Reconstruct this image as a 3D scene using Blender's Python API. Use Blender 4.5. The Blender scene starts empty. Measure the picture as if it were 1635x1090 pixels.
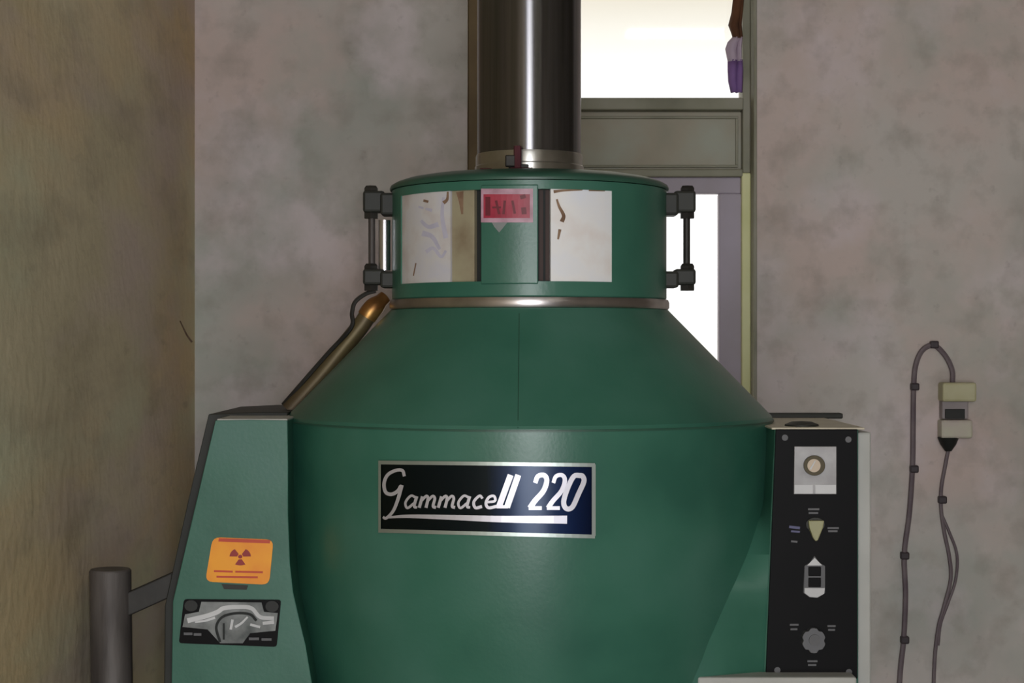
import bpy, bmesh, math, random
from mathutils import Vector
from mathutils.geometry import tessellate_polygon
random.seed(7)
C = bpy.context.scene
COL = C.collection
PI = math.pi

# ------------------------------------------------------------------ camera, world, light, exposure
F, CX, CY, CH = 2800.0, 817.5, 545.0, 1.35         # focal length in pixels, optical centre, camera height
cd = bpy.data.cameras.new('camera'); cam = bpy.data.objects.new('camera', cd); COL.objects.link(cam)
cam.location = (0, 0, CH); cam.rotation_euler = (PI/2, 0, 0)
cd.sensor_width = 36; cd.lens = 36*F/1635; cd.clip_start = .05
C.camera = cam

w = bpy.data.worlds.new('world'); C.world = w; w.use_nodes = True
nt = w.node_tree; bg = nt.nodes['Background']
tc = nt.nodes.new('ShaderNodeTexCoord'); sx = nt.nodes.new('ShaderNodeSeparateXYZ'); rp = nt.nodes.new('ShaderNodeValToRGB')
nt.links.new(tc.outputs['Generated'], sx.inputs[0]); nt.links.new(sx.outputs['Z'], rp.inputs[0]); nt.links.new(rp.outputs[0], bg.inputs[0])
e = rp.color_ramp.elements
e[0].position = 0.0; e[0].color = (.50, .50, .48, 1)
e[1].position = 1.0; e[1].color = (.36, .33, .28, 1)
for p, c in ((.03, (.60, .60, .60, 1)), (.145, (.58, .58, .56, 1)), (.19, (.42, .395, .335, 1))):
    q = e.new(p); q.color = c
bg.inputs[1].default_value = 2.3

def area(name, loc, rot, sz, power, col, sy=None):
    l = bpy.data.lights.new(name, 'AREA'); l.energy = power; l.color = col; l.size = sz
    if sy: l.shape = 'RECTANGLE'; l.size_y = sy
    o = bpy.data.objects.new(name, l); COL.objects.link(o); o.location = loc; o.rotation_euler = rot
    return o
area('camera_flash', (.055, .03, CH+.045), (PI/2, 0, 0), .045, 7, (1.0, .985, 1.0), .028)   # the photographer's flash
area('doorway_daylight', (.055, -1.72, 1.22), (PI/2, 0, 0), 1.0, 74, (.93, .95, 1.0), 2.3)        # daylight entering by the open doorway behind
area('ambient_fill', (1.1, -.6, 2.82), (0, 0, 0), 1.1, 9, (1.0, .93, .80), .2)                  # unseen ambient fill, added under the ceiling behind the camera
vs = C.view_settings
vs.view_transform = 'Standard'; vs.look = 'None'; vs.gamma = 1; vs.use_curve_mapping = False; vs.exposure = 0

# ------------------------------------------------------------------ helpers
def s2l(c):
    return tuple(((v/255)/12.92 if v/255 < .04045 else ((v/255+.055)/1.055)**2.4) for v in c)

def mat(name, rgb, rough=.5, metal=0, var=None, scale=8, bump=0, bscale=60, stretch=None, spec=.5, detail=4, coat=0):
    m = bpy.data.materials.new(name); m.use_nodes = True
    n = m.node_tree; b = n.nodes['Principled BSDF']
    b.inputs['Roughness'].default_value = rough; b.inputs['Metallic'].default_value = metal
    b.inputs['Specular IOR Level'].default_value = spec
    b.inputs['Coat Weight'].default_value = coat; b.inputs['Coat Roughness'].default_value = .15
    c = s2l(rgb)
    b.inputs['Base Color'].default_value = (*c, 1)
    t = n.nodes.new('ShaderNodeTexCoord'); mp = n.nodes.new('ShaderNodeMapping')
    n.links.new(t.outputs['Object'], mp.inputs[0])
    if stretch: mp.inputs['Scale'].default_value = stretch
    no = n.nodes.new('ShaderNodeTexNoise'); no.inputs['Scale'].default_value = scale; no.inputs['Detail'].default_value = detail
    n.links.new(mp.outputs[0], no.inputs['Vector'])
    cr = n.nodes.new('ShaderNodeValToRGB'); n.links.new(no.outputs['Fac'], cr.inputs[0])
    cols = [s2l(v) for v in (var or [tuple(x*.93 for x in rgb), tuple(min(255, x*1.05) for x in rgb)])]
    es = cr.color_ramp.elements
    es[0].position = .3; es[0].color = (*cols[0], 1); es[1].position = .7; es[1].color = (*cols[-1], 1)
    for i, cc in enumerate(cols[1:-1]):
        q = es.new(.3+.4*(i+1)/(len(cols)-1)); q.color = (*cc, 1)
    n.links.new(cr.outputs[0], b.inputs['Base Color'])
    if bump:
        n2 = n.nodes.new('ShaderNodeTexNoise'); n2.inputs['Scale'].default_value = bscale; n2.inputs['Detail'].default_value = 6
        n.links.new(mp.outputs[0], n2.inputs['Vector'])
        bp = n.nodes.new('ShaderNodeBump'); bp.inputs['Strength'].default_value = bump; bp.inputs['Distance'].default_value = .004
        n.links.new(n2.outputs['Fac'], bp.inputs['Height']); n.links.new(bp.outputs[0], b.inputs['Normal'])
    return m

def plaster(name, base, tints, seed, stretch=(1, 1, 1)):
    """limewashed plaster: broad blotches, faint warm and cool stains, fine grit"""
    m = mat(name, base, .92, bump=.55, bscale=34, spec=.2)
    n = m.node_tree; b = n.nodes['Principled BSDF']
    t = n.nodes.new('ShaderNodeTexCoord')
    cur = None
    rgb = n.nodes.new('ShaderNodeRGB'); rgb.outputs[0].default_value = (*s2l(base), 1); cur = rgb.outputs[0]
    for i, (tint, sc, lo, hi, amt) in enumerate(tints):
        mp = n.nodes.new('ShaderNodeMapping'); mp.inputs['Location'].default_value = (seed+i*3.7, i*1.3, seed*.6+i); mp.inputs['Scale'].default_value = stretch
        n.links.new(t.outputs['Object'], mp.inputs[0])
        no = n.nodes.new('ShaderNodeTexNoise'); no.inputs['Scale'].default_value = sc; no.inputs['Detail'].default_value = 5
        no.inputs['Roughness'].default_value = .55
        n.links.new(mp.outputs[0], no.inputs['Vector'])
        mr = n.nodes.new('ShaderNodeMapRange'); mr.inputs[1].default_value = lo; mr.inputs[2].default_value = hi; mr.inputs[4].default_value = amt
        n.links.new(no.outputs['Fac'], mr.inputs[0])
        mx = n.nodes.new('ShaderNodeMix'); mx.data_type = 'RGBA'
        n.links.new(mr.outputs[0], mx.inputs[0]); n.links.new(cur, mx.inputs[6]); mx.inputs[7].default_value = (*s2l(tint), 1)
        cur = mx.outputs[2]
    n.links.new(cur, b.inputs['Base Color'])
    return m

M = {}
M['wall_back'] = plaster('plaster_back', (204, 197, 190), [((166, 162, 154), 1.4, .42, .62, .85), ((212, 190, 182), 2.4, .48, .64, .7),
        ((172, 180, 170), 3.2, .5, .68, .65), ((222, 208, 210), 5, .5, .68, .6), ((150, 142, 132), 12, .5, .72, .5), ((120, 108, 104), 30, .62, .8, .35)], 1.0)
M['wall_left'] = plaster('plaster_left', (222, 208, 176), [((190, 178, 146), 1.5, .42, .62, .8), ((226, 198, 154), 2.3, .48, .64, .75),
        ((206, 212, 182), 3.1, .48, .66, .7), ((206, 186, 182), 4.2, .5, .68, .6), ((160, 146, 124), 11, .52, .74, .5), ((120, 108, 90), 26, .62, .8, .35)], 8.0, (1, .33, 1))
M['wall'] = plaster('plaster_room', (150, 144, 136), [((120, 114, 104), 2, .45, .65, .6)], 4.0)
M['floor'] = mat('concrete_floor', (120, 116, 108), .8, var=[(96, 92, 86), (120, 116, 108), (136, 132, 124)], scale=3, bump=.3)
M['green'] = mat('green_paint', (74, 128, 104), .34, var=[(43, 92, 76), (54, 104, 86), (66, 112, 96)], scale=5, bump=.05, bscale=180, spec=.45)
M['greenlite'] = mat('green_side_paint', (78, 134, 110), .42, var=[(46, 96, 78), (58, 107, 89), (66, 110, 96)], scale=7, bump=.05, bscale=160, spec=.4)
M['greendark'] = mat('dark_green_lid_paint', (52, 88, 70), .4, var=[(38, 74, 60), (48, 86, 70)], scale=9, bump=.05)
M['steel'] = mat('stainless_steel', (126, 124, 130), .25, 1, var=[(96, 96, 94), (124, 122, 126)], scale=3, stretch=(30, 30, .6), detail=3)
M['foot'] = mat('column_foot_steel', (190, 188, 182), .34, 1, var=[(160, 158, 150), (196, 194, 188)], scale=20)
M['ring'] = mat('brushed_ring', (190, 184, 182), .32, 1, var=[(160, 154, 152), (205, 198, 196)], scale=14)
M['chrome'] = mat('bright_chrome', (222, 220, 224), .28, 1)
M['black'] = mat('black_panel', (5, 5, 6), .5, var=[(4, 4, 5), (7, 6, 7)], scale=20, spec=.12)
M['darkmetal'] = mat('dark_metal', (44, 42, 38), .55, .3, var=[(32, 30, 27), (54, 51, 46)], scale=12, bump=.1)
M['shell'] = mat('dark_shell_paint', (34, 36, 30), .6, var=[(24, 26, 21), (42, 43, 36)], scale=10)
M['gap'] = mat('shadow_gap_dark', (22, 26, 24), .7)
M['post'] = mat('oxidised_grey_steel', (92, 86, 82), .55, .25, var=[(70, 64, 61), (92, 86, 82), (106, 100, 96)], scale=9, stretch=(3, 3, .7), bump=.15)
M['frame'] = mat('olive_frame_paint', (140, 138, 118), .6, var=[(122, 120, 100), (142, 140, 120), (154, 150, 134)], scale=7, bump=.1)
M['framedark'] = mat('brown_jamb_paint', (140, 116, 80), .6, var=[(120, 98, 64), (146, 124, 84)], scale=7)
M['panelw'] = mat('grey_transom_board', (166, 164, 146), .7, var=[(150, 150, 132), (168, 160, 142), (172, 176, 162)], scale=5, bump=.1)
M['jamb'] = mat('daylit_jamb_paint', (228, 228, 165), .5, var=[(214, 214, 150), (234, 232, 180)], scale=6)  # yellowish jamb paint, brightened to carry the daylight on the lower part
M['sash'] = mat('mauve_grey_sash_paint', (172, 162, 170), .6, var=[(160, 150, 154), (178, 168, 182)], scale=5)
M['cream'] = mat('aged_cream_card', (204, 198, 196), .55, var=[(190, 176, 172), (204, 200, 198), (196, 194, 204)], scale=16, bump=.1)
M['creamr'] = mat('white_card', (232, 228, 224), .5, var=[(226, 216, 210), (234, 232, 230), (228, 230, 236)], scale=14)
M['tan'] = mat('tan_panel', (152, 138, 112), .6, var=[(128, 112, 88), (150, 140, 114), (158, 150, 122)], scale=18)
M['rust'] = mat('brown_stain', (128, 98, 78), .8, var=[(108, 80, 60), (150, 122, 98)], scale=40)
M['maroon'] = mat('maroon_clamp_paint', (78, 30, 40), .5)
M['edgebrown'] = mat('dark_brown_edge', (62, 46, 42), .7)
M['smudge'] = mat('lavender_print', (186, 182, 196), .7, var=[(176, 172, 188), (194, 190, 204)], scale=40)
M['red'] = mat('crimson_sticker', (150, 20, 52), .45, var=[(132, 10, 38), (156, 22, 54), (166, 46, 66)], scale=30)
M['redd'] = mat('dark_crimson_print', (104, 8, 30), .5)
M['pinkedge'] = mat('pale_pink_border', (170, 134, 146), .5, var=[(160, 120, 132), (200, 160, 176)], scale=40)
M['greytag'] = mat('grey_tag', (128, 132, 130), .5)
M['orange'] = mat('orange_sign', (246, 154, 10), .5, var=[(240, 140, 10), (250, 164, 12)], scale=20)
M['orangered'] = mat('sign_red_print', (196, 62, 22), .5)
M['trefoil'] = mat('sign_dark_red_print', (150, 24, 20), .5)
M['silver'] = mat('silver_trim', (176, 186, 180), .35, .8)
M['plateface'] = mat('navy_nameplate_with_glint', (6, 16, 26), .2, 0, var=[(3, 12, 12), (5, 14, 20), (8, 30, 60)], scale=5, spec=.5)
M['letter'] = mat('silver_lettering', (214, 212, 220), .38, .7)
M['maker'] = mat('grey_plate_face', (104, 106, 104), .45, .4, var=[(70, 74, 72), (104, 106, 104), (130, 132, 130)], scale=30)
M['white'] = mat('white_print', (196, 196, 196), .5)
M['greyp'] = mat('grey_print', (92, 92, 94), .6)
M['bluep'] = mat('bluish_grey_print', (86, 86, 118), .6)
M['knoby'] = mat('pale_yellow_knob', (152, 150, 112), .5)
M['gaugeplate'] = mat('gauge_plate_metal', (160, 158, 158), .5, .2, var=[(140, 138, 138), (168, 166, 166)], scale=30)
M['gaugering'] = mat('olive_gauge_bezel', (62, 54, 34), .4, .5)
M['gaugeface'] = mat('gauge_face', (196, 178, 156), .5)
M['knobg'] = mat('grey_knob', (92, 92, 94), .5, .2)
M['topcream'] = mat('cream_cabinet_top', (206, 196, 172), .5, var=[(190, 180, 158), (212, 206, 184)], scale=9)
M['greyedge'] = mat('light_grey_sheet_steel', (176, 176, 170), .5, var=[(166, 166, 160), (182, 182, 176)], scale=9)
M['brass'] = mat('flash_lit_brass', (176, 128, 66), .4, .75, var=[(120, 84, 52), (150, 104, 58), (206, 168, 96)], scale=14)
M['browntube'] = mat('olive_brown_tube', (98, 84, 62), .5, .4, var=[(86, 70, 58), (104, 92, 60)], scale=10)
M['cable'] = mat('grey_cable', (112, 98, 102), .6, var=[(98, 84, 90), (122, 110, 112)], scale=20)
M['clip'] = mat('dark_cable_clip', (56, 46, 50), .5)
M['boxy'] = mat('yellowed_plastic', (196, 190, 150), .5, var=[(182, 176, 136), (200, 196, 162)], scale=16)
M['boxg'] = mat('grey_plastic', (150, 140, 140), .5)
M['boxp'] = mat('beige_plastic', (192, 182, 168), .5, var=[(186, 168, 166), (196, 192, 170)], scale=16)
M['blackplastic'] = mat('black_rubber', (26, 27, 24), .6)
M['cloth_brown'] = mat('brown_cloth', (92, 56, 36), .9, var=[(60, 36, 26), (104, 66, 40)], scale=14, bump=.4)
M['cloth_pale'] = mat('pale_lilac_cloth', (186, 168, 184), .9, bump=.3)
M['cloth_purple'] = mat('purple_cloth', (116, 80, 138), .9, var=[(96, 62, 116), (136, 104, 160)], scale=14, bump=.3)
n = M['plateface'].node_tree; b_ = n.nodes['Principled BSDF']      # blue glint painted into the dark enamel, ramped along its width
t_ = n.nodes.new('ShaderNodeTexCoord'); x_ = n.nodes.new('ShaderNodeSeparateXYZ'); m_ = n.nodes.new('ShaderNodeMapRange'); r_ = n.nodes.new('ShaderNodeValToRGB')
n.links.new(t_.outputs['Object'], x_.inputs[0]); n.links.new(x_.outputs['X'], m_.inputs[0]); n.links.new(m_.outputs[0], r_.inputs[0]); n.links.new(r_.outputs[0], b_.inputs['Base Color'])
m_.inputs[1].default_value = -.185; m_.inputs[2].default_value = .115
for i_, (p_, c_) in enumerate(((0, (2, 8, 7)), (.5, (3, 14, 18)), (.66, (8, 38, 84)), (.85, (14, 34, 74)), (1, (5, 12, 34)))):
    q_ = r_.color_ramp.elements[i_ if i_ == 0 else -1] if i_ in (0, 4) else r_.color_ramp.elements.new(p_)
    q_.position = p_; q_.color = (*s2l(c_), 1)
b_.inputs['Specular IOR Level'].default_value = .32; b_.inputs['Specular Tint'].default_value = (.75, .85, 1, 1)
for k_, an in (('steel', .92), ('foot', .8), ('ring', .6), ('green', .0)):
    n = M[k_].node_tree; b_ = n.nodes['Principled BSDF']
    b_.inputs['Anisotropic'].default_value = an; b_.inputs['Anisotropic Rotation'].default_value = .25
    tg = n.nodes.new('ShaderNodeTangent'); tg.direction_type = 'RADIAL'; tg.axis = 'Z'
    n.links.new(tg.outputs[0], b_.inputs['Tangent'])
g = bpy.data.materials.new('window_glass'); g.use_nodes = True; n = g.node_tree; n.nodes.clear()
o_ = n.nodes.new('ShaderNodeOutputMaterial'); mx = n.nodes.new('ShaderNodeMixShader'); tr = n.nodes.new('ShaderNodeBsdfTransparent'); gl = n.nodes.new('ShaderNodeBsdfGlossy')
gl.inputs['Roughness'].default_value = .03; mx.inputs[0].default_value = .05
n.links.new(tr.outputs[0], mx.inputs[1]); n.links.new(gl.outputs[0], mx.inputs[2]); n.links.new(mx.outputs[0], o_.inputs[0])
M['glass'] = g

def obj(name, bm, m, parent=None, smooth=False, bevel=0, sharp=35):
    me = bpy.data.meshes.new(name)
    bmesh.ops.remove_doubles(bm, verts=bm.verts, dist=1e-6)
    bmesh.ops.recalc_face_normals(bm, faces=bm.faces)
    if smooth:
        for f in bm.faces: f.smooth = True
        for ed in bm.edges:
            if len(ed.link_faces) == 2 and ed.calc_face_angle(0) > math.radians(sharp): ed.smooth = False
    bm.to_mesh(me); bm.free()
    me.materials.append(m)
    o = bpy.data.objects.new(name, me); COL.objects.link(o)
    if parent:
        o.parent = parent
        o.matrix_parent_inverse = root_inv(parent)
    if bevel:
        b = o.modifiers.new('bevel', 'BEVEL'); b.width = bevel; b.segments = 2; b.limit_method = 'ANGLE'; b.angle_limit = math.radians(40)
    return o

def root_inv(p):
    from mathutils import Matrix
    return Matrix.Translation(-Vector(p.location))    # parts carry no location of their own, only the Empties do

def thing(name, label, cat, loc=(0, 0, 0), group=None):
    o = bpy.data.objects.new(name, None); COL.objects.link(o); o.location = loc; o.empty_display_size = .05
    o['label'] = label; o['category'] = cat
    if group: o['group'] = group
    return o

def tag(o, label, cat, group=None):
    o['label'] = label; o['category'] = cat
    if group: o['group'] = group
    return o

def struct(name, bm, m, **k):
    o = obj(name, bm, m, **k); o['kind'] = 'structure'; return o

def box(bm, a, b):
    vs_ = [bm.verts.new((x, y, z)) for x in (a[0], b[0]) for y in (a[1], b[1]) for z in (a[2], b[2])]
    for f in ((0, 1, 3, 2), (4, 6, 7, 5), (0, 4, 5, 1), (2, 3, 7, 6), (0, 2, 6, 4), (1, 5, 7, 3)):
        bm.faces.new([vs_[i] for i in f])
    return bm

def B(): return bmesh.new()

AX, AY = .0275, 2.8                                   # the machine's upright axis

def lathe(bm, prof, cx=AX, cy=AY, seg=96, close=False):
    rings = []
    for r, z in prof:
        if r < 1e-5: rings.append([bm.verts.new((cx, cy, z))])
        else: rings.append([bm.verts.new((cx+r*math.sin(2*PI*i/seg), cy-r*math.cos(2*PI*i/seg), z)) for i in range(seg)])
    n_ = len(rings)
    for k in range(n_ if close else n_-1):
        a, b = rings[k], rings[(k+1) % n_]
        for i in range(seg):
            j = (i+1) % seg
            if len(a) == 1 and len(b) == 1: continue
            if len(a) == 1: bm.faces.new((a[0], b[j], b[i]))
            elif len(b) == 1: bm.faces.new((a[i], a[j], b[0]))
            else: bm.faces.new((a[i], a[j], b[j], b[i]))
    return bm

def arcbox(bm, r0, r1, t0, t1, z0, z1, cx=AX, cy=AY, seg=None):
    """curved wedge between two radii, two angles (0 = toward the viewer) and two heights"""
    seg = seg or max(2, int(abs(t1-t0)/.06))
    prev = None
    for i in range(seg+1):
        t = t0+(t1-t0)*i/seg
        q = [bm.verts.new((cx+r*math.sin(t), cy-r*math.cos(t), z)) for r, z in ((r0, z0), (r1, z0), (r1, z1), (r0, z1))]
        if prev is None: bm.faces.new(q)
        else:
            for k in range(4): bm.faces.new((prev[k], prev[(k+1) % 4], q[(k+1) % 4], q[k]))
        prev = q
    bm.faces.new(prev[::-1])
    return bm

def tube(bm, pts, r, seg=10):
    pts = [Vector(p) for p in pts]
    rr = r if isinstance(r, (list, tuple)) else [r]*len(pts)
    rings = []; up = None
    for i, p in enumerate(pts):
        d = (pts[min(i+1, len(pts)-1)]-pts[max(i-1, 0)]).normalized()
        if up is None: up = Vector((0, 1, 0)) if abs(d.y) < .9 else Vector((1, 0, 0))
        a = d.cross(up).normalized(); b = d.cross(a).normalized()
        rings.append([bm.verts.new(p+a*rr[i]*math.cos(2*PI*k/seg)+b*rr[i]*math.sin(2*PI*k/seg)) for k in range(seg)])
    for a, b in zip(rings, rings[1:]):
        for k in range(seg): bm.faces.new((a[k], a[(k+1) % seg], b[(k+1) % seg], b[k]))
    bm.faces.new(rings[0][::-1]); bm.faces.new(rings[-1])
    return bm

def smoothpath(pts, n_=8):
    """Catmull-Rom through the points"""
    P = [Vector(p) for p in pts]; P = [P[0]*2-P[1]]+P+[P[-1]*2-P[-2]]; out = []
    for i in range(1, len(P)-2):
        for k in range(n_):
            t = k/n_
            out.append(.5*((2*P[i])+(P[i+1]-P[i-1])*t+(2*P[i-1]-5*P[i]+4*P[i+1]-P[i+2])*t*t+(3*P[i]-P[i-1]-3*P[i+1]+P[i+2])*t**3))
    out.append(P[-2]); return out

# positions measured on the photograph, laid onto the real surfaces of the place
def at(px, py, d): return Vector(((px-CX)/F*d, d, CH+(CY-py)/F*d))

def H(off): return CH+off                             # height relative to the eye line
PROF = [(.2200, H(.050)), (.3820, H(-.116)), (.3850, H(-.121)), (.3855, H(-.150)), (.3840, H(-.200)), (.3795, H(-.285)), (.3735, H(-.37)),
        (.3600, H(-.46)), (.3460, H(-.54)), (.3200, H(-.66)), (.3000, H(-.78))]
def rad(z):
    for (r0, z0), (r1, z1) in zip(PROF, PROF[1:]):
        if z1 <= z <= z0: return r0+(r1-r0)*(z0-z)/(z0-z1)
    return PROF[0][0] if z > PROF[0][1] else PROF[-1][0]

def hit(px, py, rf, off=0):
    dx, dz = (px-CX)/F, (CY-py)/F
    best = None
    t = 2.3
    while t < 2.85:
        v = math.hypot(dx*t-AX, t-AY)-(rf(CH+dz*t)+off)
        if v <= 0:
            lo, hi = t-.005, t
            for _ in range(24):
                m_ = (lo+hi)/2
                if math.hypot(dx*m_-AX, m_-AY)-(rf(CH+dz*m_)+off) <= 0: hi = m_
                else: lo = m_
            return Vector((dx*hi, hi, CH+dz*hi))
        if best is None or v < best[0]: best = (v, t)
        t += .005
    t = best[1]; return Vector((dx*t, t, CH+dz*t))

def body_surf(px, py, off): return hit(px, py, rad, off)
def collar_surf(r): return lambda px, py, off: hit(px, py, lambda z: r, off)
def plane_surf(d): return lambda px, py, off: Vector(((px-CX)/F*d, d-off, CH+(CY-py)/F*d))

def prism(bm, poly, surf, o0, o1):
    """closed shape drawn as a polygon on a surface, with real thickness"""
    tris = tessellate_polygon([[Vector((x, y, 0)) for x, y in poly]])
    a = []; b = []
    for x, y in poly:
        p = surf(x, y, o1); a.append(bm.verts.new(p))
        q = surf(x, y, o0); b.append(bm.verts.new(q))
    for t in tris:
        try: bm.faces.new([a[i] for i in t]); bm.faces.new([b[i] for i in reversed(t)])
        except ValueError: pass
    n_ = len(poly)
    for i in range(n_):
        j = (i+1) % n_
        bm.faces.new((a[i], a[j], b[j], b[i]))
    return bm

def sheet(bm, x0, x1, ytop, ybot, surf, o0, o1, nx=16, ny=2):
    """rectangle following a curved surface; ytop/ybot may be functions of x"""
    g0 = {}; g1 = {}
    for i in range(nx+1):
        for j in range(ny+1):
            x = x0+(x1-x0)*i/nx
            yt = ytop(x) if callable(ytop) else ytop; yb = ybot(x) if callable(ybot) else ybot
            y = yt+(yb-yt)*j/ny
            g1[i, j] = bm.verts.new(surf(x, y, o1)); g0[i, j] = bm.verts.new(surf(x, y, o0))
    for i in range(nx):
        for j in range(ny):
            bm.faces.new((g1[i, j], g1[i+1, j], g1[i+1, j+1], g1[i, j+1]))
            bm.faces.new((g0[i, j], g0[i, j+1], g0[i+1, j+1], g0[i+1, j]))
    for i in range(nx):
        for j in (0, ny): bm.faces.new((g0[i, j], g0[i+1, j], g1[i+1, j], g1[i, j]))
    for j in range(ny):
        for i in (0, nx): bm.faces.new((g0[i, j], g0[i, j+1], g1[i, j+1], g1[i, j]))
    return bm

def stroke(bm, pts, width, surf, o0, o1, smooth=True):
    P = smoothpath([(x, y, 0) for x, y in pts], 5) if smooth and len(pts) > 2 else [Vector((x, y, 0)) for x, y in pts]
    ws = width if isinstance(width, (list, tuple)) else [width, width]
    L, R = [], []
    for i, p in enumerate(P):
        d = (P[min(i+1, len(P)-1)]-P[max(i-1, 0)]); d.normalize()
        nn = Vector((-d.y, d.x, 0)); f = i/(len(P)-1); wd = ws[0]+(ws[1]-ws[0])*f
        L.append(p+nn*wd/2); R.append(p-nn*wd/2)
    q = []
    for l, r in zip(L, R):
        q.append([bm.verts.new(surf(l.x, l.y, o0)), bm.verts.new(surf(r.x, r.y, o0)), bm.verts.new(surf(r.x, r.y, o1)), bm.verts.new(surf(l.x, l.y, o1))])
    bm.faces.new(q[0]); bm.faces.new(q[-1][::-1])
    for a, b in zip(q, q[1:]):
        for k in range(4): bm.faces.new((a[k], a[(k+1) % 4], b[(k+1) % 4], b[k]))
    return bm

def each(name, bms, m, parent, **k):
    return [obj(name, b_, m, parent, **k) for b_ in bms]

def ellipse(cx, cy, rx, ry, n_=20): return [(cx+rx*math.cos(2*PI*i/n_), cy+ry*math.sin(2*PI*i/n_)) for i in range(n_)]

def roundquad(q, r=6, n_=4):
    out = []
    for i in range(4):
        p = Vector(q[i]); a = (Vector(q[i-1])-p).normalized(); b = (Vector(q[(i+1) % 4])-p).normalized()
        for k in range(n_+1):
            t = k/n_
            v = p+a*r*(1-t)**2+b*r*t**2
            out.append((v.x, v.y))
    return out

# ------------------------------------------------------------------ the room
YB, XL, XR, YF, ZC = 3.80, at(311, 0, 3.8).x, 2.3, -1.7, 2.95
WX0, WX1 = at(746, 0, YB).x, at(1204, 0, YB).x
WZ0, WZ1 = .62, 2.62
TH = .26
struct('floor', box(B(), (XL-.2, YF-.2, -.1), (XR+.2, YB+TH, 0)), M['floor'])
struct('ceiling', box(B(), (XL-.2, YF-.2, ZC), (XR+.2, YB+TH, ZC+.1)), M['wall'])
bm = B()
def wallgrid(bm, x0, x1, z0, z1, yf, yb): box(bm, (x0, yf, z0), (x1, yb, z1))
wallgrid(bm, XL-.2, WX0, 0, ZC, YB, YB+TH); wallgrid(bm, WX1, XR+.2, 0, ZC, YB, YB+TH)
wallgrid(bm, WX0, WX1, 0, WZ0, YB, YB+TH); wallgrid(bm, WX0, WX1, WZ1, ZC, YB, YB+TH)
struct('wall_back', bm, M['wall_back'])
struct('wall_left', box(B(), (XL-.2, YF-.2, 0), (XL, YB, ZC)), M['wall_left'])
struct('wall_right', box(B(), (XR, YF-.2, 0), (XR+.2, YB, ZC)), M['wall'])
bm = B(); box(bm, (XL, YF-.2, 0), (-.395, YF, ZC)); box(bm, (.505, YF-.2, 0), (XR, YF, ZC)); box(bm, (-.395, YF-.2, 2.4), (.505, YF, ZC))
struct('wall_front', bm, M['wall'])

# short brown hairline crack by the corner
wl = bpy.data.objects['wall_left']
def on_left(px, py, o): d = XL/((px-CX)/F); return Vector((XL+o, d, CH+(CY-py)/F*d))
obj('crack', stroke(B(), [(287, 512), (297, 533), (306, 546)], (1.2, 2.5), on_left, -.001, .0012), M['rust'], wl)

# window with transom light, boarded band and a lower sash
DW = 3.855                                             # front of the frame, set back in the reveal
win = bpy.data.objects.new('window_1', None); COL.objects.link(win); win.location = ((WX0+WX1)/2, DW, WZ0); win['kind'] = 'structure'
def wz(py, d=DW): return CH+(CY-py)/F*d
def wx(px, d=DW): return (px-CX)/F*d
def wbox(name, x0, x1, z0, z1, y0, y1, m, bev=.003):
    o = obj(name, box(B(), (x0, y0, z0), (x1, y1, z1)), m, win, bevel=bev); return o
xo0, xo1 = WX0, WX1
wbox('jamb', xo0, wx(767), WZ0, WZ1, DW, DW+.06, M['framedark'])
wbox('jamb', wx(1186), xo1, wz(276), WZ1, DW, DW+.06, M['frame'])
wbox('jamb', wx(1184), xo1, WZ0, wz(276), DW-.004, DW+.06, M['jamb'])
wbox('head', wx(767), wx(1186), WZ1-.04, WZ1, DW, DW+.06, M['frame'])
wbox('sill', wx(767), wx(1186), WZ0, WZ0+.05, DW-.03, DW+.06, M['frame'])
wbox('transom_rail', wx(767), wx(1186), wz(176), wz(157), DW-.012, DW+.05, M['frame'])
wbox('transom_board', wx(767), wx(1186), wz(270), wz(176), DW+.022, DW+.045, M['panelw'])
wbox('beading', wx(767), wx(1180), wz(188), wz(184), DW+.014, DW+.024, M['frame'], .001)
wbox('beading', wx(767), wx(1180), wz(266), wz(262), DW+.014, DW+.024, M['frame'], .001)
wbox('beading', wx(1176), wx(1180), wz(262), wz(188), DW+.014, DW+.024, M['frame'], .001)
wbox('lower_rail', wx(767), wx(1186), wz(282), wz(270), DW-.005, DW+.05, M['frame'])
wbox('sash_rail', wx(767), wx(1184), wz(308), wz(282), DW+.012, DW+.045, M['sash'])
wbox('sash_stile', wx(1149), wx(1186), WZ0+.05, wz(308), DW+.012, DW+.045, M['sash'])
wbox('sash_stile', wx(767), wx(800), WZ0+.05, wz(308), DW+.012, DW+.045, M['sash'])
wbox('sash_rail', wx(800), wx(1149), WZ0+.05, WZ0+.10, DW+.012, DW+.045, M['sash'])
wbox('pane', wx(768), wx(1185), wz(157), WZ1-.04, DW+.028, DW+.032, M['glass'], 0)
wbox('pane', wx(800), wx(1149), WZ0+.10, wz(308), DW+.026, DW+.030, M['glass'], 0)
# a thin strip of the wall's yellowed limewash edge beside the window
struct('trim_1', box(B(), (WX1-.001, YB-.004, WZ0), (WX1+.006, YB+.05, WZ1)), M['frame'], bevel=.002)

# ------------------------------------------------------------------ the green machine
mac = thing('irradiation_machine', 'large green round steel machine with conical shoulder and side cabinets', 'machine', (AX, AY, 0))

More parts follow.
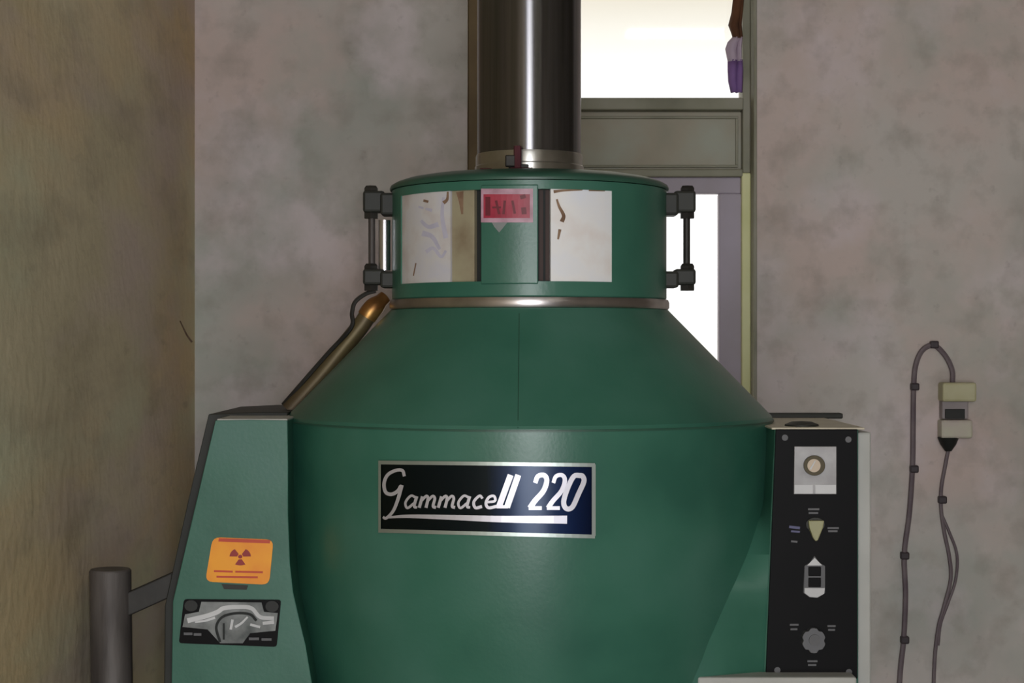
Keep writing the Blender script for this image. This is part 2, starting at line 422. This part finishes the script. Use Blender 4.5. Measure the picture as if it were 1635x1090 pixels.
# main vessel
body = obj('vessel_body', lathe(B(), [(.02, H(-.78)), (.30, H(-.78))]+PROF[::-1][1:9]+[(.3853, H(-.1235))], seg=128), M['green'], mac, smooth=True)
cone = obj('vessel_shoulder', lathe(B(), [(.3853, H(-.1225)), (.3830, H(-.1165)), (.2205, H(.0500)), (.20, H(.0500))], seg=128), M['green'], mac, smooth=True, sharp=20)
obj('seam', lathe(B(), [(.382, H(-.125)), (.3866, H(-.1245)), (.3866, H(-.1220)), (.382, H(-.121))], seg=128, close=True), M['greendark'], body, smooth=True)
obj('weld_line', stroke(B(), [(829, 500), (828, 600), (827, 683)], 1.6, body_surf, -.0005, .0008), M['greendark'], cone)
obj('plinth', lathe(B(), [(.0, 0), (.36, 0), (.36, .10), (.34, .12), (.30, .16), (.30, H(-.78)), (0, H(-.78))], seg=96), M['greendark'], mac, smooth=True)

# bright clamp ring under the collar
obj('clamp_ring', lathe(B(), [(.200, H(.0505)), (.2210, H(.0505)), (.2228, H(.053)), (.2228, H(.061)), (.2210, H(.0655)), (.200, H(.066))], seg=128, close=True), M['ring'], mac, smooth=True, sharp=50)

# collar: core, upper and lower band, staves between the card pockets
ZB0, ZT1 = H(.066), H(.240)
P_ = collar_surf(.2185)
def ang(px, r=.2185):
    p = hit(px, 400, lambda z: r); return math.atan2(p.x-AX, AY-p.y)
zlo, zhi = H((CY-449)/F*2.59), H((CY-302)/F*2.59)
core = obj('collar_core', lathe(B(), [(.0, ZB0), (.204, ZB0), (.204, ZT1), (0, ZT1)], seg=96), M['gap'], mac, smooth=True)
obj('collar_band', lathe(B(), [(.203, ZB0), (.2170, ZB0), (.2185, ZB0+.002), (.2185, zlo), (.203, zlo)], close=True, seg=128), M['green'], mac, smooth=True)
obj('collar_band', lathe(B(), [(.203, zhi), (.2185, zhi), (.2185, ZT1-.002), (.203, ZT1)], close=True, seg=128), M['green'], mac, smooth=True)
stave = obj('collar_stave', arcbox(B(), .203, .2225, ang(769), ang(859), zlo-.004, zhi+.006), M['green'], mac, smooth=True, bevel=.0015)
TB = 2*PI
obj('collar_stave', arcbox(B(), .203, .2184, ang(978), ang(640)+TB, zlo, zhi, seg=80), M['green'], mac, smooth=True)
# lid
lid = obj('lid', lathe(B(), [(0, ZT1-.001), (.2215, ZT1-.001), (.2222, ZT1+.002), (.2205, ZT1+.006), (.213, ZT1+.0105), (.198, ZT1+.0155), (.178, ZT1+.0190), (.145, ZT1+.0215), (.10, ZT1+.022), (0, ZT1+.022)], seg=128), M['greendark'], mac, smooth=True, sharp=60)

# cards in the pockets
cs = collar_surf(.204)
cs2 = collar_surf(.2095)
def between(a, b, r=.2095):
    return [ang(a, r), ang(b, r)]
a, b = between(641, 723); card = obj('pocket_card', arcbox(B(), .2035, .2165, a, b, zlo, zhi), M['cream'], mac, smooth=True)
card['label'] = 'greyish white worn card in the left pocket of the collar'
a2, b2 = between(724, 759); tanp = obj('pocket_panel', arcbox(B(), .2035, .2130, a2, b2, zlo, zhi), M['tan'], mac, smooth=True)
tanp['label'] = 'tan strip beside the left pocket card'
a3, b3 = between(878, 977); cardr = obj('pocket_card', arcbox(B(), .2035, .2165, a3, b3, zlo, zhi), M['creamr'], mac, smooth=True)
cardr['label'] = 'white card with brown stains along its left edge'
c1 = collar_surf(.2166)
each('faded_print', [stroke(B(), pts, wd, c1, -.0002, .0004) for pts, wd in (([(708, 315), (706, 345), (712, 380)], (4, 8)), ([(672, 352), (684, 362), (700, 358)], (5, 8)), ([(674, 372), (690, 378), (702, 398)], (9, 5)),
                ([(680, 402), (692, 396), (704, 410), (712, 400)], (6, 4)), ([(668, 330), (690, 336)], (3, 5)))], M['smudge'], card)
each('stain', [stroke(B(), pts, wd, c1, -.0002, .0005) for pts, wd in (([(715, 306), (714, 318), (708, 324)], (3, 6)), ([(676, 320), (684, 322)], (4, 4)), ([(660, 440), (664, 420)], (2, 2)))], M['rust'], card)
bm = B(); stroke(bm, [(734, 306), (736, 320), (738, 342)], (12, 3), collar_surf(.2131), -.0002, .0005); obj('stain', bm, M['rust'], tanp)
each('stain', [stroke(B(), pts, wd, c1, -.0002, .0006) for pts, wd in (([(889, 318), (893, 330), (900, 344), (897, 354)], (3, 7)), ([(894, 366), (891, 382)], (5, 3)), ([(884, 306), (900, 304), (930, 303)], (5, 2)), ([(940, 304), (966, 304)], (2, 3)))], M['rust'], cardr)

# red sticker with pale border and grey tag
st = obj('red_sticker', sheet(B(), 772, 846, 310, 348, collar_surf(.2225), .0006, .0014, 8, 2), M['red'], mac)
ss = collar_surf(.2225)
bm = B()
sheet(bm, 768, 851, 301, 355, ss, 0, .0007, 8, 4)
obj('sticker_border', bm, M['pinkedge'], st)
each('sticker_print', [stroke(B(), pts, wd, ss, .0012, .0018, False) for pts, wd in (([(779, 314), (779, 344)], 8), ([(792, 320), (797, 342)], 4), ([(806, 320), (804, 342)], 4), ([(818, 320), (822, 341)], 4), ([(834, 311), (836, 317)], 9), ([(836, 331), (837, 342)], 8), ([(786, 331), (800, 331)], 3))], M['redd'], st)
obj('sticker_tag', prism(B(), [(785, 355), (810, 355), (803, 364), (797, 371), (790, 363)], ss, .0002, .0010), M['greytag'], st)
# thin brown reveals either side of the stave
each('pocket_edge', [sheet(B(), xa, xa+6, 303, 448, collar_surf(.2045), .0, .0030, 2, 2) for xa in (861, 871)], M['edgebrown'], core)

# hinge lugs and rods either side of the collar
def lugset(side):
    s = side
    zt, zt2 = H((CY-306)/F*AY), H((CY-345)/F*AY)
    zb, zb2 = H((CY-430)/F*AY), H((CY-460)/F*AY)
    for z1, z0 in ((zt, zt2), (zb, zb2)):
        bm = B()
        x0, x1 = AX+s*.196, AX+s*.236
        box(bm, (min(x0, x1), AY-.030, z0), (max(x0, x1), AY+.020, z1-.004))
        xa, xb = AX+s*.230, AX+s*(.264)
        box(bm, (min(xa, xb), AY-.022, z0+.005), (max(xa, xb), AY+.014, z1))
        lug = obj('hinge_lug', bm, M['shell'], mac, bevel=.004)
        obj('bolt', lathe(B(), [(0, z0-.004), (.012, z0-.004), (.012, z1+.005), (.009, z1+.009), (0, z1+.009)], AX+s*.252, AY-.004, 6), M['darkmetal'], lug)
    obj('hinge_rod', lathe(B(), [(0, zb2), (.0055, zb2), (.0055, zt), (0, zt)], AX+s*.251, AY-.004, 16), M['darkmetal'] if s > 0 else M['post'], mac, smooth=True)
lugset(1); lugset(-1)
zt, zb = H((CY-352)/F*AY), H((CY-432)/F*AY)
rod = obj('chrome_pin', lathe(B(), [(0, zb), (.0095, zb), (.0095, zt), (0, zt)], AX-.2305, AY-.008, 20), M['chrome'], mac, smooth=True); rod['label'] = 'bright chrome pin on the left side of the collar'

# tall stainless column
ZL = ZT1+.0215
col = obj('steel_column', lathe(B(), [(.078, ZL), (.083, ZL), (.083, 2.93), (.078, 2.93)], seg=96), M['steel'], mac, smooth=True)
obj('column_foot', lathe(B(), [(.080, ZL-.002), (.0870, ZL-.002), (.0870, ZL+.016), (.0855, ZL+.018), (.0855, ZL+.032), (.0842, ZL+.036), (.080, ZL+.036)], seg=96, close=True), M['foot'], col, smooth=True)
bm = B(); sf = collar_surf(.0905)
arcbox(bm, .086, .0945, -.36, -.02, ZL-.001, ZL+.012); obj('clamp_jaw', bm, M['darkmetal'], col, bevel=.001)
obj('clamp_screw', tube(B(), [(AX-.019, AY-.094, ZL+.004), (AX-.019, AY-.094, ZL+.040)], .006, 8), M['maroon'], col)
obj('clamp_bar', tube(B(), [(AX-.030, AY-.099, ZL+.001), (AX+.004, AY-.099, ZL+.001)], .0055, 8), M['maroon'], col)
obj('clamp_block', box(B(), (AX-.038, AY-.098, ZL+.008), (AX-.022, AY-.086, ZL+.026)), M['darkmetal'], col, bevel=.002)
obj('foot_stub', box(B(), (AX-.078, AY-.085, ZL-.001), (AX-.058, AY-.060, ZL+.007)), M['maroon'], col, bevel=.002)
each('column_joint', [lathe(B(), [(.080, z), (.0838, z), (.0838, z+.004), (.080, z+.004)], close=True) for z in (ZL+.55, ZL+1.1)], M['steel'], col, smooth=True)

# brass-coloured feed tube over the left shoulder
pts = smoothpath([at(615, 474, 2.85), at(594, 494, 2.84), at(576, 520, 2.84), at(550, 552, 2.84), at(512, 599, 2.84), at(462, 655, 2.84)], 6)
ft = obj('feed_tube', tube(B(), pts[8:], .0145, 14), M['browntube'], mac, smooth=True)
obj('tube_end', tube(B(), pts[:10], [.011, .0115, .012, .014, .0155, .0165, .0165, .0165, .0165, .0160], 14), M['brass'], ft, smooth=True)  # brighter brass colour paints in the flash reflection at the upper end
obj('thin_lead', tube(B(), smoothpath([at(600, 464, 2.80), at(584, 469, 2.80), at(567, 482, 2.80), at(562, 500, 2.80), at(560, 524, 2.80), at(520, 568, 2.82), at(452, 646, 2.84)], 6), .0035, 8), M['darkmetal'], ft, smooth=True)

# nameplate on the vessel
def cr(x, y): return (x/4.0875+580, y/4.0875+710)
def top(x): return 737+(x-605)*.012
def bot(x): return 846+(x-605)*.027
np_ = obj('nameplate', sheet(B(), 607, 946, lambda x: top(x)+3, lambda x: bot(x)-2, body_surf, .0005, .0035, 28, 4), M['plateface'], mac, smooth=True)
bm = B()
sheet(bm, 604, 950, lambda x: top(x)-2, lambda x: top(x)+4, body_surf, .0005, .0052, 28, 1)
sheet(bm, 604, 950, lambda x: bot(x)-2, lambda x: bot(x)+4, body_surf, .0005, .0052, 28, 1)
sheet(bm, 604, 608, top, bot, body_surf, .0005, .0052, 1, 4); sheet(bm, 945, 951, top, bot, body_surf, .0005, .0052, 1, 4)
obj('plate_border', bm, M['silver'], np_)
LS = []                                                # brush strokes of the word and number, one list per character
def S(pts, wd): LS[-1].append(([cr(*p) for p in pts], wd))
def new(): LS.append([])
new()
S([(268, 205), (256, 168), (214, 166), (160, 195), (136, 250), (146, 308), (185, 322), (226, 300), (246, 268)], (5, 6))
S([(252, 262), (228, 350), (196, 430), (150, 478), (128, 470)], (6, 4))
def shear(x, y): return (x+(410-y)*.22, y)
X0 = 0
def shear(x, y): return (X0+(x-X0)*1.3+(410-y)*.22, y)
def lo(x0, kind):
    global X0; X0 = x0
    if kind == 'a':
        S([shear(x0+48, 345), shear(x0+20, 332), shear(x0, 375), shear(x0+16, 412), shear(x0+44, 380)], (4, 4)); S([shear(x0+50, 335), shear(x0+48, 400), shear(x0+64, 408)], (5, 4)); return 72
    if kind == 'm':
        S([shear(x0, 410), shear(x0+4, 336)], 5); S([shear(x0+4, 365), shear(x0+22, 334), shear(x0+34, 350), shear(x0+34, 410)], (4, 5))
        S([shear(x0+36, 365), shear(x0+54, 334), shear(x0+68, 350), shear(x0+68, 400), shear(x0+84, 408)], (4, 5)); return 92
    if kind == 'c':
        S([shear(x0+42, 350), shear(x0+24, 332), shear(x0+2, 370), shear(x0+16, 410), shear(x0+48, 402)], (4, 5)); return 60
    if kind == 'e':
        S([shear(x0+4, 374), shear(x0+44, 366), shear(x0+34, 334), shear(x0+10, 342), shear(x0+2, 380), shear(x0+20, 410), shear(x0+62, 400)], (4, 5)); return 74
x = 268
for k in 'ammace': new(); x += lo(x, k)*1.35
new(); S([(884, 408), (962, 196)], 9.5); S([(870, 404), (945, 404)], 5); new(); S([(938, 408), (1012, 196)], 9.5)
for dx, wd in ((0, 9), (118, 8)):
    new(); S([(1122+dx, 248), (1140+dx, 205), (1180+dx, 198), (1198+dx, 232), (1176+dx, 300), (1120+dx, 365), (1088+dx, 412)], (wd-2, wd)); S([(1080+dx, 412), (1165+dx, 412)], 6)
new(); S([(1420, 200), (1375, 205), (1335, 280), (1308, 370), (1325, 415), (1365, 405), (1405, 320), (1440, 240), (1432, 205), (1415, 199)], (8, 8))
for chars in LS:
    bm = B()
    for pts, wd in chars:
        stroke(bm, pts, wd, body_surf, .0034, .0046, not (isinstance(wd, (int, float)) or len(pts) == 2))
    obj('letter', bm, M['letter'], np_)
bm = B(); n_ = 24
stroke(bm, [cr(*p) for p in ((150, 474), (300, 466), (600, 474), (900, 484), (1330, 488))], (3, 13), body_surf, .0034, .0046)
obj('plate_underline', bm, M['letter'], np_)

# left side cabinet, flares outward toward the floor
ZF = 0.0
DL = 2.60
lc = plane_surf(DL)
def to_floor(px, d): return (px, CY+CH/d*F)
poly = [(344, 671), (400, 670), (459, 671), (460, 740), (460, 820), (463, 900), (468, 945), (477, 985), (488, 1030), (498, 1090), (500, 1400), to_floor(500, DL), to_floor(274, DL), (274, 1400), (274, 1090), (276, 960)]
bm = B(); prism(bm, poly, lc, -.24, 0)
cab = obj('side_cabinet', bm, M['greenlite'], mac, bevel=.003); cab['label'] = 'left side cabinet with the orange sign'
bm = B(); ds = 2.72; shp = plane_surf(ds)
prism(bm, [(333, 661), (400, 658), (459, 658), (462, 700), (470, 1090), to_floor(470, ds), to_floor(263, ds), (262, 1400), (262, 1090), (263, 968), (300, 800)], shp, -.32, 0)
obj('rear_shell', bm, M['shell'], cab, bevel=.004)
bm = B()
box(bm, (at(346, 0, DL).x, DL+.001, at(0, 671, DL).z-.001), (at(459, 0, DL).x, DL+.23, at(0, 668.5, DL).z))
obj('cabinet_top', bm, M['greyedge'], cab, bevel=.0015)

# orange radiation sign
pq = [(340, 857), (437, 861), (430, 933), (328, 928)]
sg = obj('radiation_sign', prism(B(), roundquad(pq, 12), lc, .0002, .002), M['orange'], mac, smooth=False)
bm = B(); cx_, cy_ = 384, 888
for k in range(3):
    a0 = PI/2+k*2*PI/3
    blade = [(cx_+5*math.cos(a0-.5), cy_+5*math.sin(a0-.5))]+[(cx_+17*math.cos(a0-.5+t/6), cy_+14*math.sin(a0-.5+t/6)) for t in range(7)]+[(cx_+5*math.cos(a0+.5), cy_+5*math.sin(a0+.5))]
    prism(bm, blade, lc, .0018, .0028)
prism(bm, ellipse(cx_, cy_, 3.4, 3), lc, .0018, .0028)
obj('trefoil', bm, M['trefoil'], sg)
bm = B(); prism(bm, [(350, 858.5), (432, 861.5), (431, 867), (349, 864)], lc, .0018, .0026)
obj('sign_bar', bm, M['orangered'], sg)
each('sign_line', [stroke(B(), [(x0, y), (x1, y+1)], 3, lc, .0018, .0026, False) for x0, x1, y in ((342, 372, 911), (376, 420, 912), (346, 412, 920))], M['orangered'], sg)
obj('sign_tab', prism(B(), [(354, 932), (396, 934), (394, 941), (358, 940)], lc, .0002, .0015), M['darkmetal'], sg)

# grey maker's plate below it
mp_ = obj('maker_plate', prism(B(), roundquad([(294, 956), (449, 957), (442, 1032), (286, 1026)], 5), lc, .0002, .0025), M['black'], mac)
obj('plate_field', prism(B(), [(322, 960), (418, 961), (422, 976), (444, 978), (440, 1006), (400, 1010), (388, 1026), (352, 1026), (332, 1004), (292, 1000), (296, 980), (318, 976)], lc, .0022, .0030), M['maker'], mp_)
each('screw', [prism(B(), ellipse(x_, y_, 10.5, 9), lc, .0024, .005) for x_, y_ in ((306, 966), (435, 967))], M['blackplastic'], mp_)
each('plate_emblem', [stroke(B(), pts, wd, lc, .0028, .0040) for pts, wd in (([(300, 990), (316, 986), (332, 982), (348, 976), (358, 970), (380, 968), (402, 970), (416, 984), (438, 986)], (8, 6)), ([(312, 992), (328, 990), (344, 985)], (3, 4)),
                ([(376, 1000), (386, 994), (396, 984)], (4, 3)), ([(372, 988), (369, 1004)], (4, 4)), ([(420, 994), (438, 992)], (5, 6)), ([(400, 996), (416, 1000)], (4, 4)))], M['white'], mp_)
each('plate_arc', [stroke(B(), pts, wd, lc, .0036, .0044) for pts, wd in (([(352, 1024), (346, 1000), (356, 984), (378, 978), (400, 980), (410, 990)], (4, 4)), ([(358, 1020), (358, 994)], (3, 3)))], M['gap'], mp_)
each('plate_line', [stroke(B(), [(x0, y), (x1, y)], 4, lc, .0024, .0032, False) for x0, x1, y in ((294, 308, 1011), (310, 322, 1012), (398, 414, 1019), (418, 434, 1020))], M['greyp'], mp_)

# right side cabinet: fairing that meets the vessel, then the black control panel
DR = 2.58; rc = plane_surf(DR)
edge = [(1229, 690), (1228, 720), (1224, 770), (1216, 815), (1205, 850), (1193, 885), (1180, 915), (1165, 948), (1149, 984), (1131, 1025), (1110, 1078), (1098, 1110), (1090, 1150)]
lft = lambda y: 1237-(y-685)*.045
bm = B(); rows = []
for px, py in edge:
    p = body_surf(px, py, 0.0)
    v = Vector((p.x-AX, p.y-AY, 0)).normalized()
    q = at(lft(py), py, DR)
    inner = p-v*.03
    outer = Vector((q.x, DR+.10, q.z))
    rows.append([bm.verts.new(p), bm.verts.new((q.x, q.y, q.z)), bm.verts.new(outer), bm.verts.new(inner)])
for a, b in zip(rows, rows[1:]):
    for k in range(4): bm.faces.new((a[k], a[(k+1) % 4], b[(k+1) % 4], b[k]))
bm.faces.new(rows[0]); bm.faces.new(rows[-1][::-1])
fair = obj('fairing', bm, M['greenlite'], mac, smooth=True, sharp=30); fair['label'] = 'lighter green fairing between vessel and control panel'
bm = B()
prism(bm, [(1237, 684), (1371, 684), (1371, 1090), (1371, 1400), to_floor(1371, DR), to_floor(1195, DR), (1204, 1400), (1218, 1090)], rc, -.30, 0)
rcab = obj('side_cabinet', bm, M['greenlite'], mac, bevel=.003); rcab['label'] = 'right side cabinet with the black control panel'
x0, x1 = at(1218, 0, DR).x, at(1372, 0, DR).x; zt = at(0, 684, DR).z
bm = B(); box(bm, (at(1232, 0, DR).x, DR-.001, zt-.0015), (x1+.008, DR+.36, zt+.0015)); obj('cabinet_top', bm, M['topcream'], rcab, bevel=.001)
bm = B(); box(bm, (at(1240, 0, DR).x, DR+.33, zt), (at(1225, 0, 2.95).x+.12, DR+.36, zt+.009)); obj('back_shadow_strip', bm, M['shell'], rcab, bevel=.002)  # dark strip added for the shadow line behind the cabinet top
xg = at(1385, 0, DR+.04).x
bm = B(); box(bm, (x1, DR+.012, 0), (xg, DR+.34, zt-.006)); obj('side_cover', bm, M['greyedge'], rcab, bevel=.003)
p = at(1280, 681, DR+.05)
obj('top_knob', lathe(B(), [(0, zt), (.026, zt), (.025, zt+.004), (.015, zt+.008), (0, zt+.009)], p.x, DR+.05, 24), M['shell'], rcab, smooth=True)
# control panel
cp = obj('control_panel', prism(B(), [(1238, 685), (1368, 685), (1368, 1082), (1222, 1075)], rc, .0002, .006), M['black'], mac, bevel=.001)
def cpz(o): return .006+o
each('screw', [prism(B(), ellipse(q[0], q[1], 5, 5, 12), rc, .005, .0078) for q in ((1252, 698), (1353, 701), (1240, 1068), (1354, 1071))], M['greyp'], cp)
gp = obj('gauge_plate', prism(B(), [(1267, 712), (1334, 712), (1334, 788), (1266, 788)], rc, .0055, .0085), M['gaugeplate'], cp, bevel=.0008)
each('gauge_label', [prism(B(), [(a_, 773), (b_, 773), (b_, 787), (a_, 787)], rc, .008, .0093) for a_, b_ in ((1267, 1296), (1300, 1333))], M['white'], cp)
bm = B(); prism(bm, ellipse(1298, 742, 17, 16, 28), rc, .008, .014); obj('gauge_bezel', bm, M['gaugering'], cp, bevel=.001)
bm = B(); prism(bm, ellipse(1297, 742, 10.5, 10.5, 24), rc, .0135, .0146); obj('gauge_face', bm, M['gaugeface'], cp)
bm = B(); stroke(bm, [(1291, 748), (1299, 734)], (3, 1.5), rc, .0144, .0154, False); obj('gauge_needle', bm, M['white'], cp)
for pts in ([(1289, 812), (1307, 812)], [(1290, 818), (1305, 818)], [(1320, 842), (1338, 842)], [(1321, 847), (1336, 847)], [(1262, 863), (1272, 864)], [(1288, 1054), (1304, 1054)], [(1289, 1060), (1302, 1060)],
            [(1260, 996), (1274, 996)], [(1261, 1003), (1272, 1003)], [(1320, 998), (1333, 998)], [(1321, 1004), (1332, 1004)]):
    obj('small_print', stroke(B(), pts, 3.0, rc, .0055, .0066, False), M['greyp'], cp)
each('small_print', [stroke(B(), p_, w_, rc, .0055, .0066, False) for p_, w_ in (([(1259, 840), (1276, 842)], 4), ([(1262, 847), (1276, 848)], 3))], M['bluep'], cp)
bm = B(); prism(bm, [(1288, 829), (1313, 829), (1311, 840), (1303, 860), (1299, 862), (1295, 856), (1289, 840)], rc, .0055, .018); k_ = obj('selector_knob', bm, M['knoby'], cp, bevel=.0015); k_['label'] = 'pale yellow pointed selector knob'
bm = B(); prism(bm, ellipse(1300, 836, 15, 11, 20), rc, .0055, .010); obj('knob_skirt', bm, M['shell'], cp)
bm = B(); prism(bm, [(1299, 886), (1307, 897), (1316, 902), (1316, 945), (1304, 953), (1291, 952), (1281, 945), (1283, 902), (1291, 897)], rc, .0055, .009); obj('switch_plate', bm, M['greyp'], cp, bevel=.0008)
each('rocker_switch', [prism(B(), [(1289, y_), (1309, y_), (1309, y_+15), (1289, y_+15)], rc, .0085, .0105) for y_ in (903, 920.5)], M['black'], cp, bevel=.001)
each('switch_marking', [prism(B(), q_, rc, .0085, .0100) for q_ in ([(1283, 937), (1315, 937), (1314, 946), (1303, 952), (1291, 951), (1283, 945)], [(1299, 889), (1311, 901), (1287, 901)])], M['white'], cp)
bm = B(); prism(bm, [(1296+19*math.cos(t*PI/12)*(1 if t % 4 else .86), 1019+20*math.sin(t*PI/12)*(1 if t % 4 else .86)) for t in range(24)], rc, .0055, .019); kb = obj('round_knob', bm, M['knobg'], cp, bevel=.0012)
bm = B(); prism(bm, ellipse(1297, 1018, 9, 9, 18), rc, .0188, .0215); obj('knob_cap', bm, M['greyp'], cp)
# ledge under the panel
LZ = at(0, 1081, 2.535).z
bm = B(); box(bm, (at(1114, 0, 2.535).x, 2.535, LZ-.028), (at(1368, 0, 2.535).x, 2.579, LZ)); lg = obj('front_ledge', bm, M['greyedge'], mac, bevel=.003)
lg['label'] = 'light grey metal ledge under the control panel'

# ------------------------------------------------------------------ post with brace at the left wall
DP = 2.76; pc = at(176, 0, DP); zp = at(0, 908, DP).z
post = thing('steel_post', 'short dark grey round steel post with a brace standing by the left wall', 'post', (pc.x+.012, DP, 0))
bm = B(); tube(bm, [(pc.x+.015, DP, 0), (pc.x, DP, zp-.003), (pc.x, DP, zp)], [.0315, .0325, .0305], 32); obj('tube', bm, M['post'], post, smooth=True)
obj('base_flange', lathe(B(), [(0, 0), (.042, 0), (.042, .008), (.0, .008)], pc.x+.015, DP, 24), M['post'], post, smooth=True)
p0, p1 = at(195, 968, DP), at(270, 931, 2.765)
bm = B()
xe = at(269.5, 934, 2.72).x; p1.x = xe-.0008
vs0 = []
for p in (p0, p1):
    vs0.append([bm.verts.new(p+Vector((0, b, a))) for a, b in ((-.019, -.012), (-.019, .012), (.019, .012), (.019, -.012))])
for k in range(4): bm.faces.new((vs0[0][k], vs0[0][(k+1) % 4], vs0[1][(k+1) % 4], vs0[1][k]))
bm.faces.new(vs0[0]); bm.faces.new(vs0[1][::-1])
obj('brace', bm, M['darkmetal'], post, bevel=.002)

# ------------------------------------------------------------------ wall socket, plug and cables on the right
DC = YB
def wp(px, py, off=.006): return at(px, py, DC-off)
sock = thing('wall_socket', 'small yellowed surface mounted socket box on the wall right of the machine', 'socket', at(1524, 640, YB))
def fb(name, x0, x1, y0, y1, o0, o1, m, par, bev=.003):
    a, b = at(x0, y1, DC), at(x1, y0, DC)
    return obj(name, box(B(), (a.x, DC-o1, a.z), (b.x, DC-o0, b.z)), m, par, bevel=bev)
fb('back_box', 1499, 1541, 612, 668, .0, .030, M['boxg'], sock)
fb('cover', 1497, 1551, 610, 640, .0, .046, M['boxy'], sock, .005)
plug = thing('cable_plug', 'beige plug with black rubber grip in the wall socket', 'plug', at(1520, 690, YB-.02))
fb('plug_body', 1496, 1546, 669, 698, .0005, .040, M['boxp'], plug, .005)
fb('plug_slot', 1503, 1534, 652, 667, .031, .036, M['blackplastic'], plug, .001)
g0, g1 = at(1514, 698, YB-.02), at(1514, 720, YB-.02)
obj('grip', tube(B(), [g0, (g0+g1)/2, g1], [.023, .017, .007], 16), M['blackplastic'], plug, smooth=True)
def cabobj(name, label, pts, r, clips):
    t = thing(name, label, 'cable', at(pts[-1][0], pts[-1][1], DC-.008))
    obj('lead', tube(B(), smoothpath([at(px, py, DC-.009) for px, py in pts], 8), r, 8), M['cable'], t, smooth=True)
    for cx_, cy_ in clips:
        q = at(cx_, cy_, DC)
        obj('cable_clip', box(B(), (q.x-.009, DC-.017, q.z-.008), (q.x+.009, DC-.0, q.z+.008)), M['clip'], t, bevel=.003)
    return t
cabobj('wall_cable', 'grey cable clipped to the wall, arching over into the top of the socket', [(1521, 612), (1520, 590), (1508, 566), (1490, 551), (1472, 560), (1462, 584), (1459, 617), (1458, 680), (1457, 747), (1452, 820), (1444, 885), (1446, 950), (1443, 1020), (1436, 1100), (1432, 1300), (1434, 1530)], .0058,
       [(1490, 550), (1459, 617), (1458, 748), (1443, 886), (1443, 1020)])
t2 = cabobj('plug_cable', 'grey flex hanging from the plug and splitting in two strands below', [(1514, 719), (1509, 745), (1503, 780), (1503, 815), (1508, 850), (1516, 890), (1518, 925), (1507, 970), (1497, 1010), (1491, 1090), (1489, 1300), (1492, 1530)], .0042, [(1503, 797)])
obj('second_strand', tube(B(), smoothpath([at(px, py, DC-.010) for px, py in ((1504, 822), (1516, 850), (1528, 885), (1526, 925), (1514, 962), (1502, 996), (1498, 1030))], 8), .0032, 8), M['cable'], t2, smooth=True)

# ------------------------------------------------------------------ bundled cloth in the upper right of the window
cl = thing('window_cloth', 'narrow brown and purple bundled cloth hanging at the right edge of the upper window', 'cloth', at(1176, 150, DW-.02))
def clothpart(name, rows, m):
    bm = B(); pr = None
    for x0, x1, y in rows:
        r_ = []
        for k in range(13):
            f = k/12; px = x0+(x1-x0)*f
            p = at(px, y, 3.838); p.y += .006*math.sin(f*PI*3+y*.02)
            r_.append(bm.verts.new(p))
        if pr:
            for k in range(12): bm.faces.new((pr[k], pr[k+1], r_[k+1], r_[k]))
        pr = r_
    o = obj(name, bm, m, cl, smooth=True, sharp=80)
    s = o.modifiers.new('solid', 'SOLIDIFY'); s.thickness = .005
    return o
ytop = CY-(WZ1-.045-CH)/3.838*F
clothpart('upper_fold', [(1166, 1186, ytop), (1168, 1188, -150), (1170, 1188, 0), (1168, 1186, 20), (1163, 1184, 40), (1167, 1185, 50), (1171, 1186, 62)], M['cloth_brown'])
clothpart('knot', [(1171, 1186, 60), (1163, 1185, 68), (1160, 1184, 78), (1163, 1184, 90), (1165, 1184, 98)], M['cloth_pale'])
clothpart('lower_fold', [(1165, 1184, 96), (1165, 1184, 112), (1166, 1183, 130), (1170, 1182, 148)], M['cloth_purple'])
